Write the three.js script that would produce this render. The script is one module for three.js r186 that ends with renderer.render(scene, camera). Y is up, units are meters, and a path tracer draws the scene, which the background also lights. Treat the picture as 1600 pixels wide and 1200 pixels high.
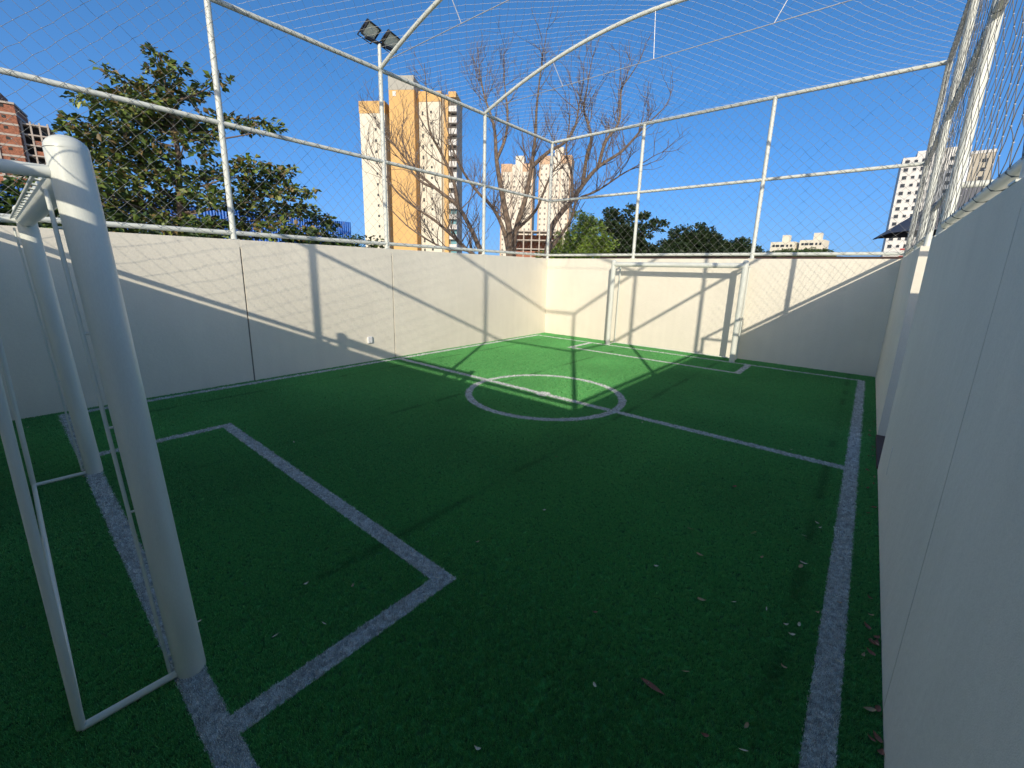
import * as THREE from 'three';
import { mergeGeometries } from 'three/addons/utils/BufferGeometryUtils.js';
import { RoundedBoxGeometry } from 'three/addons/geometries/RoundedBoxGeometry.js';

// ---------------------------------------------------------------- camera, sky, sun, exposure
const scene = new THREE.Scene();
const EYE = new THREE.Vector3(6.695, 1.682, 9.659);
const camera = new THREE.PerspectiveCamera(84.21, 4 / 3, 0.05, 3000);
camera.position.copy(EYE);
camera.rotation.order = 'YXZ';
camera.rotation.set(THREE.MathUtils.degToRad(-12.729), THREE.MathUtils.degToRad(40.126), THREE.MathUtils.degToRad(1.332));
camera.setViewOffset(1600, 1200, 12.8, 28.6, 1600, 1200);
scene.add(camera);

const renderer = new THREE.WebGLRenderer({ antialias: true });
renderer.setSize(1024, 768);
renderer.toneMapping = THREE.LinearToneMapping;
renderer.toneMappingExposure = 1.3;
renderer.shadowMap.enabled = true;

const SUN = new THREE.Vector3(2.888, 2, 4.69).normalize();
{ // clear late-afternoon sky: blue gradient, paler at the horizon, brighter round the sun
  const w = 512, h = 256, data = new Float32Array(w * h * 4);
  for (let j = 0; j < h; j++) for (let i = 0; i < w; i++) {
    const lat = ((j + 0.5) / h - 0.5) * Math.PI, lon = ((i + 0.5) / w - 0.5) * 2 * Math.PI;
    const d = [Math.cos(lat) * Math.cos(lon), Math.sin(lat), Math.cos(lat) * Math.sin(lon)];
    const el = Math.max(0, Math.asin(d[1]) * 180 / Math.PI);
    const chi = Math.acos(Math.min(1, Math.max(-1, d[0] * SUN.x + d[1] * SUN.y + d[2] * SUN.z)));
    const ind = 1 + 10 * Math.exp(-3 * chi) + 0.45 * Math.cos(chi) ** 2, grad = 1 - Math.exp(-0.32 / Math.max(0.03, Math.sin(el * Math.PI / 180)));
    const lum = 0.30 * ind * grad, pale = Math.min(1, 0.8 * Math.exp(-el / 7)), warm = Math.min(1, 1.25 * Math.exp(-chi / 0.75));
    const blue = [0.21, 1.0, 2.65], haze = [0.62, 1.06, 1.38], white = [1.22, 1.0, 0.72], o = (j * w + i) * 4;
    for (let k = 0; k < 3; k++) { const c = blue[k] + (haze[k] - blue[k]) * pale; data[o + k] = lum * (c + (white[k] - c) * warm); }
    data[o + 3] = 1;
  }
  const sky = new THREE.DataTexture(data, w, h, THREE.RGBAFormat, THREE.FloatType);
  sky.mapping = THREE.EquirectangularReflectionMapping;
  sky.magFilter = THREE.LinearFilter; sky.needsUpdate = true;
  scene.background = sky; scene.environment = sky;
}
const sun = new THREE.DirectionalLight(new THREE.Color(1.0, 0.90, 0.74), 2.95);
sun.position.copy(SUN).multiplyScalar(60).add(new THREE.Vector3(3.5, 0, 5));
sun.target.position.set(3.5, 0, 5);
sun.castShadow = true;
sun.shadow.mapSize.set(4096, 4096);
Object.assign(sun.shadow.camera, { left: -16, right: 16, top: 16, bottom: -16, near: 1, far: 160 });
scene.add(sun, sun.target);

// ---------------------------------------------------------------- helpers
let seed = 7;
const rnd = () => { seed = (seed * 1664525 + 1013904223) >>> 0; return seed / 4294967296; };
const rr = (a, b) => a + (b - a) * rnd();
const V = (x, y, z) => new THREE.Vector3(x, y, z);
const names = new Map();
function numbered(n) { const k = names.get(n) || 0; names.set(n, k + 1); return k ? `${n}_${String(k).padStart(3, '0')}` : n; }
function tag(o, label, category, group, kind) {
  o.userData.label = label; if (category) o.userData.category = category;
  if (group) o.userData.group = group; if (kind) o.userData.kind = kind; return o;
}
function thing(name, label, category, pos = [0, 0, 0], turn = 0, group) {
  const g = new THREE.Group(); g.name = numbered(name); g.position.set(...pos); g.rotation.y = turn;
  tag(g, label, category, group); scene.add(g); return g;
}
function part(name, geo, mat, parent) {
  const m = new THREE.Mesh(Array.isArray(geo) ? merge(geo) : geo, mat); m.name = name;
  m.castShadow = m.receiveShadow = true; parent.add(m); return m;
}
function solo(name, geo, mat, label, category, group) {
  const m = part(numbered(name), geo, mat, scene); return tag(m, label, category, group);
}
function struct(name, geo, mat, label) { const m = part(numbered(name), geo, mat, scene); m.userData.kind = 'structure'; m.userData.label = label; return m; }
function merge(gs) {
  return mergeGeometries(gs.map(g => { const q = g.index ? g.toNonIndexed() : g; for (const k of Object.keys(q.attributes)) if (!['position', 'normal', 'uv', 'color'].includes(k)) q.deleteAttribute(k); return q; }), false);
}
function uvm(g, s = 1) { // uv in metres by the dominant axis of the normal
  const q = g.index ? g.toNonIndexed() : g, p = q.attributes.position, n = q.attributes.normal, uv = new Float32Array(p.count * 2);
  for (let i = 0; i < p.count; i++) {
    const ax = Math.abs(n.getX(i)), ay = Math.abs(n.getY(i)), az = Math.abs(n.getZ(i));
    const x = p.getX(i), y = p.getY(i), z = p.getZ(i);
    if (ax >= ay && ax >= az) { uv[2 * i] = z * s; uv[2 * i + 1] = y * s; }
    else if (ay >= az) { uv[2 * i] = x * s; uv[2 * i + 1] = z * s; }
    else { uv[2 * i] = x * s; uv[2 * i + 1] = y * s; }
  }
  q.setAttribute('uv', new THREE.BufferAttribute(uv, 2)); return q;
}
function bx(x0, x1, y0, y1, z0, z1, bevel = 0, s = 1) {
  const g = bevel ? new RoundedBoxGeometry(x1 - x0, y1 - y0, z1 - z0, 2, bevel) : new THREE.BoxGeometry(x1 - x0, y1 - y0, z1 - z0);
  g.translate((x0 + x1) / 2, (y0 + y1) / 2, (z0 + z1) / 2); return uvm(g, s);
}
function tube(a, b, r, r2 = r, seg = 14, caps = true) {
  const d = b.clone().sub(a), L = d.length();
  const g = new THREE.CylinderGeometry(r2, r, L, seg, 1, !caps);
  g.applyQuaternion(new THREE.Quaternion().setFromUnitVectors(V(0, 1, 0), d.normalize()));
  g.translate((a.x + b.x) / 2, (a.y + b.y) / 2, (a.z + b.z) / 2); return g;
}
function path(pts, r, segs, rad = 10) { return new THREE.TubeGeometry(new THREE.CatmullRomCurve3(pts), segs, r, rad, false); }
function lut(n) { const a = new Float32Array(n * n); for (let i = 0; i < n * n; i++) a[i] = rnd(); return a; }
const LN = 64, LT = lut(LN);
function vnoise(x, y, per) { // tileable value noise, period per
  const x0 = Math.floor(x), y0 = Math.floor(y), fx = x - x0, fy = y - y0, sx = fx * fx * (3 - 2 * fx), sy = fy * fy * (3 - 2 * fy);
  const f = (i, j) => LT[(((j % per) + per) % per % LN) * LN + (((i % per) + per) % per % LN)];
  const a = f(x0, y0), b = f(x0 + 1, y0), c = f(x0, y0 + 1), d = f(x0 + 1, y0 + 1);
  return a + (b - a) * sx + (c - a) * sy + (a - b - c + d) * sx * sy;
}
function tex(n, fn, srgb, rep = 1) { // fn(u,v) -> [r,g,b] 0..1
  const data = new Uint8Array(n * n * 4);
  for (let j = 0; j < n; j++) for (let i = 0; i < n; i++) {
    const c = fn(i / n, j / n), o = (j * n + i) * 4;
    for (let k = 0; k < 3; k++) data[o + k] = Math.max(0, Math.min(255, Math.round(c[k] * 255)));
    data[o + 3] = 255;
  }
  const t = new THREE.DataTexture(data, n, n, THREE.RGBAFormat); t.wrapS = t.wrapT = THREE.RepeatWrapping;
  t.magFilter = THREE.LinearFilter; t.minFilter = THREE.LinearMipmapLinearFilter; t.generateMipmaps = true;
  if (srgb) t.colorSpace = THREE.SRGBColorSpace; t.repeat.set(rep, rep); t.needsUpdate = true; return t;
}
const lin = (r, g, b) => new THREE.Color().setRGB(r, g, b);
const std = (c, rough = 0.8, extra = {}) => new THREE.MeshStandardMaterial({ color: c, roughness: rough, ...extra });

// ---------------------------------------------------------------- materials
const wallTex = tex(1024, (u, v) => { // trowelled painted render, tile of 4 m
  const big = vnoise(u * 5, v * 5, 5) * 0.5 + vnoise(u * 11, v * 11, 11) * 0.3 + vnoise(u * 29, v * 29, 29) * 0.2;
  const streak = vnoise(u * 40, v * 4, 4) * 0.5 + vnoise(u * 60, v * 9, 60) * 0.5;
  const g = 0.905 + (big - 0.5) * 0.05 + (streak - 0.5) * 0.022 + (rnd() - 0.5) * 0.035;
  return [g, g * 0.973, g * 0.9];
}, true, 0.25);
const wallBump = tex(1024, (u, v) => { const g = vnoise(u * 60, v * 60, 60) * 0.5 + rnd() * 0.35 + vnoise(u * 17, v * 17, 17) * 0.3; return [g, g, g]; }, false, 0.7);
const M = {};
M.wall = new THREE.MeshStandardMaterial({ map: wallTex, bumpMap: wallBump, bumpScale: 0.0018, roughness: 0.93 });
M.joint = std(lin(0.20, 0.19, 0.18), 0.95);
M.paintTex = tex(256, (u, v) => { const g = 0.86 + (vnoise(u * 9, v * 9, 9) - 0.5) * 0.06 + (rnd() - 0.5) * 0.03; return [g * 0.985, g, g * 0.955]; }, true, 1);
M.steel = new THREE.MeshStandardMaterial({ map: M.paintTex, roughness: 0.42 });
M.goal = new THREE.MeshStandardMaterial({ map: M.paintTex, roughness: 0.32 });
M.cord = std(lin(1, 1, 1), 0.75, { vertexColors: true });
M.lace = std(lin(0.16, 0.17, 0.15), 0.9);
M.cable = std(lin(0.62, 0.64, 0.66), 0.4, { metalness: 0.5 });
const turfTex = tex(1024, (u, v) => { // tile of 1 m
  const g = 0.55 + rnd() * 0.75 + (vnoise(u * 60, v * 60, 60) - 0.5) * 0.6;
  return [0.20 * g, 0.47 * g, 0.22 * g];
}, true, 1);
M.turf = new THREE.MeshStandardMaterial({ map: turfTex, roughness: 0.95 });
const lineTex = tex(512, (u, v) => { const g = 0.46 + rnd() * 0.36 + (vnoise(u * 50, v * 50, 50) - 0.5) * 0.25; return [g, g * 1.02, g * 1.0]; }, true, 1);
M.line = new THREE.MeshStandardMaterial({ map: lineTex, roughness: 0.95 });
M.earth = new THREE.MeshStandardMaterial({ map: tex(512, (u, v) => { const g = 0.4 + (vnoise(u * 8, v * 8, 8) - 0.5) * 0.16 + rnd() * 0.08; return [g, g * 0.93, g * 0.78]; }, true, 0.2), roughness: 1 });
M.paving = new THREE.MeshStandardMaterial({ map: tex(512, (u, v) => { const g = 0.62 + (vnoise(u * 12, v * 12, 12) - 0.5) * 0.1 + rnd() * 0.06; return [g, g * 0.97, g * 0.93]; }, true, 0.5), roughness: 0.9 });
M.black = std(lin(0.012, 0.012, 0.014), 0.45);
M.plastic = std(lin(0.78, 0.79, 0.80), 0.3);
M.brown = std(lin(0.06, 0.036, 0.03), 0.85);

// ---------------------------------------------------------------- the pitch
const W = 7.0, LZ = 9.92, H = 2.0, T = 0.15;
{
  const g = new THREE.PlaneGeometry(3000, 3000); g.rotateX(-Math.PI / 2); g.translate(0, -0.12, 0);
  struct('ground', uvm(g), M.earth, 'bare earth ground of the neighbourhood round the court');
}
struct('turf_pitch', bx(0, W, -0.1, 0, 0, LZ), M.turf, 'dark green artificial turf floor of the small football court');
struct('walkway', bx(W, W + 3.2, -0.1, -0.004, 0.5, LZ + 2), M.paving, 'pale paved walkway outside the open gate of the court');
const LW = 0.1, LY = 0.004;
const LINES = []; // rectangles [x0,x1,z0,z1] for the white turf
function line(name, x0, x1, z0, z1, label) { LINES.push([x0, x1, z0, z1]); struct(name, bx(x0, x1, 0.0005, LY, z0, z1), M.line, label); }
const ZN = 9.33, ZF = 0.5, ZH = 4.90, XL = 0.10, XR = 6.77;
line('touchline', XL, XL + LW, ZF, ZN + LW, 'white turf touchline along the left wall');
line('touchline', XR, XR + LW, ZF, ZN + LW, 'white turf touchline along the right wall');
line('goal_line', XL + LW, XR, ZF, ZF + LW * 0.8, 'white turf goal line at the far goal');
line('goal_line', XL + LW, XR, ZN, ZN + LW, 'white turf goal line at the near goal');
line('halfway_line', XL + LW, 2.37, ZH, ZH + LW, 'white turf halfway line left of the centre circle');
line('halfway_line', 2.46, 3.36, ZH, ZH + LW, 'white turf halfway line inside the centre circle, left half');
line('halfway_line', 3.56, 4.46, ZH, ZH + LW, 'white turf halfway line inside the centre circle, right half');
line('halfway_line', 4.55, XR, ZH, ZH + LW, 'white turf halfway line right of the centre circle');
line('penalty_area_line', 1.68, 5.20, 8.25, 8.25 + LW, 'white turf front line of the near goal area');
line('penalty_area_line', 1.68, 1.68 + LW, 8.25 + LW, ZN, 'white turf side line of the near goal area by the left wall');
line('penalty_area_line', 5.20 - LW, 5.20, 8.25 + LW, ZN, 'white turf side line of the near goal area by the near post');
line('penalty_area_line', 1.70, 5.20, 1.45, 1.45 + LW * 0.9, 'white turf front line of the far goal area');
line('penalty_area_line', 1.70, 1.70 + LW, ZF + LW * 0.8, 1.45, 'white turf left side line of the far goal area');
line('penalty_area_line', 5.20 - LW, 5.20, ZF + LW * 0.8, 1.45, 'white turf right side line of the far goal area');
const CX = 3.46, CZ = 4.93, CR = 1.10;
{
  const s = new THREE.Shape(); s.absarc(0, 0, CR, 0, Math.PI * 2); const hole = new THREE.Path(); hole.absarc(0, 0, CR - 0.095, 0, Math.PI * 2, true); s.holes.push(hole);
  const g = new THREE.ExtrudeGeometry(s, { depth: 0.004, bevelEnabled: false, curveSegments: 72 }); g.rotateX(-Math.PI / 2); g.translate(CX, 0.0005, CZ);
  struct('centre_circle', uvm(g), M.line, 'white turf centre circle of the pitch');
  const c = new THREE.CylinderGeometry(0.105, 0.105, 0.005, 36); c.translate(CX, 0.0035, CZ + 0.02);
  struct('centre_spot', uvm(c), M.line, 'round white turf spot on the halfway line');
}
function isWhite(x, z) {
  for (const [a, b, c, d] of LINES) if (x > a && x < b && z > c && z < d) return true;
  const q = Math.hypot(x - CX, z - CZ); return (q < CR && q > CR - 0.095) || Math.hypot(x - CX, z - CZ - 0.02) < 0.105;
}
{ // short pile of the turf: tufts of a few blades
  const pos = [], nor = [];
  for (let k = 0; k < 6; k++) {
    const a = k * 2.4 + 0.3, r = k ? 0.0075 : 0.001, cx = Math.cos(a * 1.7) * r, cz = Math.sin(a * 1.7) * r, w = 0.0021, h = 0.0085 + (k % 3) * 0.002;
    const lx = Math.cos(a) * w, lz = Math.sin(a) * w, tx = cx + Math.cos(a * 3.1) * 0.005, tz = cz + Math.sin(a * 3.1) * 0.005;
    const A = V(cx - lx, 0, cz - lz), B = V(cx + lx, 0, cz + lz), C = V(tx + lx * 0.5, h, tz + lz * 0.5), D = V(tx - lx * 0.5, h, tz - lz * 0.5);
    const n = B.clone().sub(A).cross(C.clone().sub(A)).normalize();
    for (const p of [A, B, C, A, C, D]) { pos.push(p.x, p.y, p.z); nor.push(n.x, n.y, n.z); }
  }
  const g = new THREE.BufferGeometry(); g.setAttribute('position', new THREE.Float32BufferAttribute(pos, 3)); g.setAttribute('normal', new THREE.Float32BufferAttribute(nor, 3));
  const green = [], white = [];
  const cell = 0.5;
  for (let x = 0; x < W; x += cell) for (let z = 0; z < LZ; z += cell) {
    const dx = x + cell / 2 - EYE.x, dz = z + cell / 2 - EYE.z, d = Math.hypot(dx, dz), fwd = -(dx * 0.644 + dz * 0.765) / d;
    if (fwd < 0.45 && d > 0.8) continue;
    const den = d < 3.4 ? 15000 : d < 5.5 ? 8500 : 5600, n = Math.round(den * cell * cell);
    for (let i = 0; i < n; i++) {
      const px = x + rnd() * cell, pz = z + rnd() * cell; if (px > W - 0.006 || pz > LZ - 0.006 || px < 0.006 || pz < 0.006) continue;
      (isWhite(px, pz) ? white : green).push([px, pz, d < 3.4 ? 0.66 : d < 5.5 ? 0.92 : 1.35]);
    }
  }
  const build = (list, name, label, colour) => {
    const im = new THREE.InstancedMesh(g, std(lin(1, 1, 1), 0.62, { side: THREE.DoubleSide }), list.length);
    const m = new THREE.Matrix4(), q = new THREE.Quaternion(), up = V(0, 1, 0), c = new THREE.Color();
    list.forEach(([x, z, s], i) => {
      q.setFromAxisAngle(up, rnd() * 6.283); const k = s * rr(0.8, 1.25);
      m.compose(V(x, 0.001, z), q, V(k, rr(0.75, 1.2) * Math.sqrt(s), k)); im.setMatrixAt(i, m); colour(c, x, z); im.setColorAt(i, c);
    });
    im.name = name; im.castShadow = im.receiveShadow = true; tag(im, label, 'turf', null, 'stuff'); scene.add(im);
  };
  build(green, 'turf_pile', 'short green plastic blades of the artificial turf', (c, x, z) => {
    const seam = Math.exp(-Math.pow(((x + 0.35) % 2.0 - 1) / 0.035, 2)) * (vnoise(x * 2, z * 3, 64) > 0.5 ? 0.35 : 0.1);
    const k = (0.8 + rnd() * 0.4) * (0.86 + 0.28 * vnoise(x * 1.3 + 9, z * 1.3, 64)) * (1 - seam), y = rnd() < 0.12 ? 1.35 : 1;
    c.setRGB(0.115 * k * y, 0.42 * k, 0.125 * k);
  });
  build(white, 'white_turf_pile', 'short white plastic blades of the inlaid pitch lines', (c) => { const k = 0.34 + rnd() * 0.62; c.setRGB(k * 0.96, k * 1.02, k); });
}

// ---------------------------------------------------------------- court walls
function courtWall(label, axis, at, sign, a0, a1, joints, gapW, ends = [0, 0]) {
  // axis: 'x' wall runs along x at z=at; 'z' runs along z at x=at. sign: direction of the outer side
  const g = thing('court_wall', label, 'wall');
  const B = (n, s0, s1, y0, y1, d0, d1, bev, mat) => {
    const lo = Math.min(d0 * sign, d1 * sign) + at, hi = Math.max(d0 * sign, d1 * sign) + at;
    return part(n, axis === 'x' ? bx(s0, s1, y0, y1, lo, hi, bev) : bx(lo, hi, y0, y1, s0, s1, bev), mat, g);
  };
  B('core', a0 + 0.004, a1 - 0.004, -0.1, 1.88, 0.012, T - 0.012, 0, M.joint);
  const cuts = [a0, ...joints, a1];
  for (let i = 0; i + 1 < cuts.length; i++) {
    const s0 = cuts[i] + (i ? gapW[i - 1] / 2 : 0), s1 = cuts[i + 1] - (i + 2 < cuts.length ? gapW[i] / 2 : 0);
    B('panel', s0, s1, -0.1, H, 0, 0.0118, 0.0025, M.wall);
    if (i) B('joint_cap', cuts[i] - gapW[i - 1] / 2, cuts[i] + gapW[i - 1] / 2, 1.9, H - 0.0005, 0.0008, 0.0117, 0, M.wall);
  }
  B('outer_face', a0, a1, -0.1, H, T - 0.0118, T, 0, M.wall);
  B('coping', a0, a1, 1.881, H - 0.001, 0.012, T - 0.012, 0, M.wall);
  for (const [e, s] of [[ends[0], a0], [ends[1], a1]]) if (e) B('jamb', s - (e < 0 ? 0.006 : 0.001), s + (e < 0 ? 0.001 : 0.006), -0.1, H - 0.0015, 0.0005, T - 0.0005, 0, M.wall);
  return g;
}
const GZ0 = 3.72, GZ1 = 4.78; // gate opening in the right wall
courtWall('long cream rendered wall with panel joints along the left touchline', 'z', 0, -1, -T, LZ + T, [2.45, 4.93, 7.40], [0.005, 0.016, 0.018]);
courtWall('cream rendered end wall behind the far goal', 'x', 0, -1, 0.001, W - 0.001, [2.44], [0.003]);
courtWall('short shaded cream wall between the far corner and the gate opening', 'z', W, 1, -T, GZ0, [], [], [0, 1]);
const nearRight = courtWall('shaded cream wall close on the right, from gate to camera', 'z', W, 1, GZ1, LZ + T, [7.62], [0.009], [-1, 0]);
courtWall('cream end wall behind the near goal', 'x', LZ, 1, 0.001, W - 0.001, [2.4, 4.8], [0.006, 0.006]);
part('paint_drip', [bx(W - 0.0012, W - 0.0002, 0.45, 0.49, 5.60, 5.632), bx(W - 0.0011, W - 0.0002, 0.27, 0.45, 5.612, 5.62)], M.plastic, nearRight);
solo('gate_threshold', bx(W - 0.01, W + T + 0.25, -0.05, 0.035, GZ0 + 0.01, GZ1 - 0.01, 0.004), M.brown, 'brown threshold step in the gate opening of the right wall', 'step');

// ---------------------------------------------------------------- fences: posts, rails, lacing, net
const HB = 2.088, HM = 3.45, HT = 4.85, OFF = 0.047, RP = 0.036, RR = 0.03;
function netGeo(nu, nv, P, r = 0.0017, kr = 0.005, cc = 0.22, kc = 0.55) { // P(i,j) -> point; knots where i+j is even
  const pos = [], idx = [], col = []; const pts = new Map(); const key = (i, j) => i * 4096 + j;
  for (let i = 0; i <= nu; i++) for (let j = 0; j <= nv; j++) if ((i + j) % 2 === 0) pts.set(key(i, j), P(i, j));
  const seg = (a, b) => {
    const d = b.clone().sub(a).normalize(), u = Math.abs(d.y) < 0.9 ? V(0, 1, 0).cross(d).normalize() : V(1, 0, 0).cross(d).normalize(), v = d.clone().cross(u), o = pos.length / 3;
    for (const p of [a, b]) for (let k = 0; k < 4; k++) { const t = k * 1.5708; pos.push(p.x + (u.x * Math.cos(t) + v.x * Math.sin(t)) * r, p.y + (u.y * Math.cos(t) + v.y * Math.sin(t)) * r, p.z + (u.z * Math.cos(t) + v.z * Math.sin(t)) * r); col.push(cc, cc * 1.01, cc * 0.95); }
    for (let k = 0; k < 4; k++) { const n = (k + 1) % 4; idx.push(o + k, o + n, o + 4 + k, o + n, o + 4 + n, o + 4 + k); }
  };
  const knot = (c) => { const o = pos.length / 3; for (const q of [[1, 0, 0], [-1, 0, 0], [0, 1, 0], [0, -1, 0], [0, 0, 1], [0, 0, -1]]) { pos.push(c.x + q[0] * kr, c.y + q[1] * kr, c.z + q[2] * kr); col.push(kc, kc, kc); } for (const f of [[0, 2, 4], [2, 1, 4], [1, 3, 4], [3, 0, 4], [2, 0, 5], [1, 2, 5], [3, 1, 5], [0, 3, 5]]) idx.push(o + f[0], o + f[1], o + f[2]); };
  for (let i = 0; i <= nu; i++) for (let j = 0; j <= nv; j++) {
    const a = pts.get(key(i, j)); if (!a) continue; knot(a);
    for (const s of [-1, 1]) { const b = pts.get(key(i + 1, j + s)); if (b && j + s >= 0 && j + s <= nv) { const m = a.clone().add(b).multiplyScalar(0.5); m.x += rr(-0.003, 0.003); m.y -= rr(0, 0.005); m.z += rr(-0.003, 0.003); seg(a, m); seg(m, b); } }
  }
  const g = new THREE.BufferGeometry(); g.setAttribute('position', new THREE.Float32BufferAttribute(pos, 3)); g.setAttribute('color', new THREE.Float32BufferAttribute(col, 3)); g.setIndex(idx); g.computeVertexNormals(); return g;
}
function lacing(a, b, r, pitch) {
  const d = b.clone().sub(a), L = d.length(); d.normalize(); const u = V(0, 1, 0), v = d.clone().cross(u).normalize(), n = Math.max(8, Math.round(L / pitch * 7)), pts = [];
  for (let i = 0; i <= n; i++) { const t = i / n * L / pitch * 6.283 + 0.35 * Math.sin(i * 0.13), q = a.clone().addScaledVector(d, L * i / n); q.addScaledVector(u, Math.cos(t) * r).addScaledVector(v, Math.sin(t) * r); pts.push(q); }
  return new THREE.TubeGeometry(new THREE.CatmullRomCurve3(pts), n, 0.0026, 4, false);
}
function fence(label, axis, at, s0, s1, posts, opt = {}) {
  const g = thing('net_fence', label, 'fence');
  const P = (s, y, d = 0) => axis === 'x' ? V(s, y, at + d) : V(at + d, y, s);
  for (const s of posts) { const p = part('post', tube(P(s, H - 0.002), P(s, HT), RP), M.steel, g); const fl = axis === 'x' ? bx(s - 0.055, s + 0.055, H, H + 0.008, at - 0.05, at + 0.05) : bx(at - 0.05, at + 0.05, H, H + 0.008, s - 0.055, s + 0.055); part('base_plate', fl, M.steel, p); }
  const rail = (n, y, spans, r, pitch) => { for (const [a, b] of spans) { const m = part(n, tube(P(a, y), P(b, y), r), M.steel, g); part('lacing_cord', lacing(P(a + 0.05, y), P(b - 0.05, y), r + 0.0022, pitch), M.lace, m); } };
  rail('bottom_rail', HB, opt.bottom || [[s0, s1]], RR, 0.36); rail('middle_rail', HM, [[s0, s1]], RR, 0.26); rail('top_rail', HT, [[s0, s1]], RR + 0.003, 0.15);
  const e = 0.09, nu = Math.round((s1 - s0) / e), nv = Math.round((HT - HB) / e / 2) * 2;
  const net = netGeo(nu, nv, (i, j) => {
    const s = s0 + (s1 - s0) * i / nu, y = HB + (HT - HB) * j / nv, inner = j > 0 && j < nv && i > 0 && i < nu;
    const bag = Math.sin(j / nv * Math.PI * 2) ** 2 * 0.018 * Math.sin(s * 2.1 + at);
    return inner ? P(s + rr(-0.009, 0.009), y + rr(-0.009, 0.009) - 0.012 * Math.sin(s * 1.7), (opt.side || 0) + bag + rr(-0.004, 0.004)) : P(s, y, (opt.side || 0));
  });
  const nm = part('net', net, M.cord, g);
  return g;
}
fence('tall white tube and net fence on the left wall', 'z', -OFF, -OFF, LZ + OFF, [2.46, 5.0, 7.45, LZ + OFF], { side: 0.034 });
fence('tall white tube and net fence on the far end wall', 'x', -OFF, -OFF, W + OFF, [-OFF, 2.37, 4.82], { side: 0.034 });
fence('tall white tube and net fence on the right wall above the gate', 'z', W + OFF, -OFF, LZ + OFF, [-OFF, 2.46, 4.95, 7.4, LZ + OFF], { side: -0.034, bottom: [[-OFF, GZ0 - 0.12], [GZ1, LZ + OFF]] });
fence('tall white tube and net fence on the wall behind the camera', 'x', LZ + OFF, -OFF, W + OFF, [2.2, 4.65], { side: -0.034 });

{ // the near wall turns outwards at the opening and carries a low tube rail
  const g = thing('court_wall', 'short return wall running outwards from the gate opening', 'wall');
  part('core', bx(W + T, W + 1.9, -0.1, H - 0.002, GZ1 + 0.002, GZ1 + T, 0.004), M.wall, g);
  const q = thing('tube_gate_surround', 'white tube frame over the opening and return wall on the right', 'gate', [W + OFF, H, GZ1 - 0.03]);
  part('post', tube(V(0, -0.6, 0), V(0, 0.37, 0), 0.03), M.steel, q);
  part('header_rail', tube(V(0, 0.36, 0), V(0, 0.36, GZ0 - GZ1 - 0.06), 0.024), M.steel, q);
  part('end_post', tube(V(0, 0, GZ0 - GZ1 - 0.06), V(0, 0.37, GZ0 - GZ1 - 0.06), 0.026), M.steel, q);
  part('side_rail', tube(V(0, 0.385, 0.05), V(1.75, 0.385, 0.05), 0.024), M.steel, q);
}
// ---------------------------------------------------------------- roof: arches with ties, net over them
const SAG = 0.76, arcY = x => { const t = (x - W / 2) / (W / 2 + OFF); return HT + 0.02 + SAG * (1 - t * t) * (1 - 0.06 * t * t); };
[[2.46, 'second arch from the far end, white tube over the far goal half'], [5.0, 'middle arch, white tube springing beside the floodlights'], [7.45, 'nearest roof arch, white tube above the near goal area']].forEach(([z, label]) => {
  const g = thing('roof_arch', label, 'arch', [0, 0, z]);
  const pts = []; for (let i = 0; i <= 24; i++) { const x = -OFF + (W + 2 * OFF) * i / 24; pts.push(V(x, arcY(x), 0)); }
  part('arch_tube', path(pts, 0.032, 72, 14), M.steel, g);
  part('tie_cable', tube(V(-OFF, HT + 0.09, 0), V(W + OFF, HT + 0.09, 0), 0.0065, 0.0065, 8), M.cable, g);
  for (const [x, e] of [[1.87, 1.62], [3.54, 3.5], [5.16, 5.4]]) part('hanger', tube(V(x, HT + 0.09, 0), V(e, arcY(e), 0), 0.007, 0.007, 8), M.cable, g);
});
{
  const e = 0.09, nu = 80, nv = 112, gz = z => { const k = Math.min(1, Math.max(0, Math.min((z + OFF) / 2.52, (LZ + OFF - z) / 2.5))); return k * (2 - k) * 0.5 + k * 0.5; };
  const net = netGeo(nu, nv, (i, j) => {
    const x = -OFF + (W + 2 * OFF) * i / nu, z = -OFF + (LZ + 2 * OFF) * j / nv, k = gz(z), edge = i === 0 || j === 0 || i === nu || j === nv;
    const dz = Math.min(...[2.46, 5.0, 7.45].map(a => Math.abs(z - a)));
    const y = HT + 0.035 + (arcY(x) - HT) * k + 0.01 - (edge ? 0 : 0.05 * Math.min(1, dz / 1.2) * Math.sin(Math.PI * i / nu));
    return V(x + (edge ? 0 : rr(-0.006, 0.006)), y + (edge ? 0 : rr(-0.004, 0.004)), z + (edge ? 0 : rr(-0.006, 0.006)));
  }, 0.0017, 0.0042, 0.6, 0.6);
  solo('roof_net', net, M.cord, 'white cord net stretched over the arches as the court roof', 'net');
}
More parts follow.
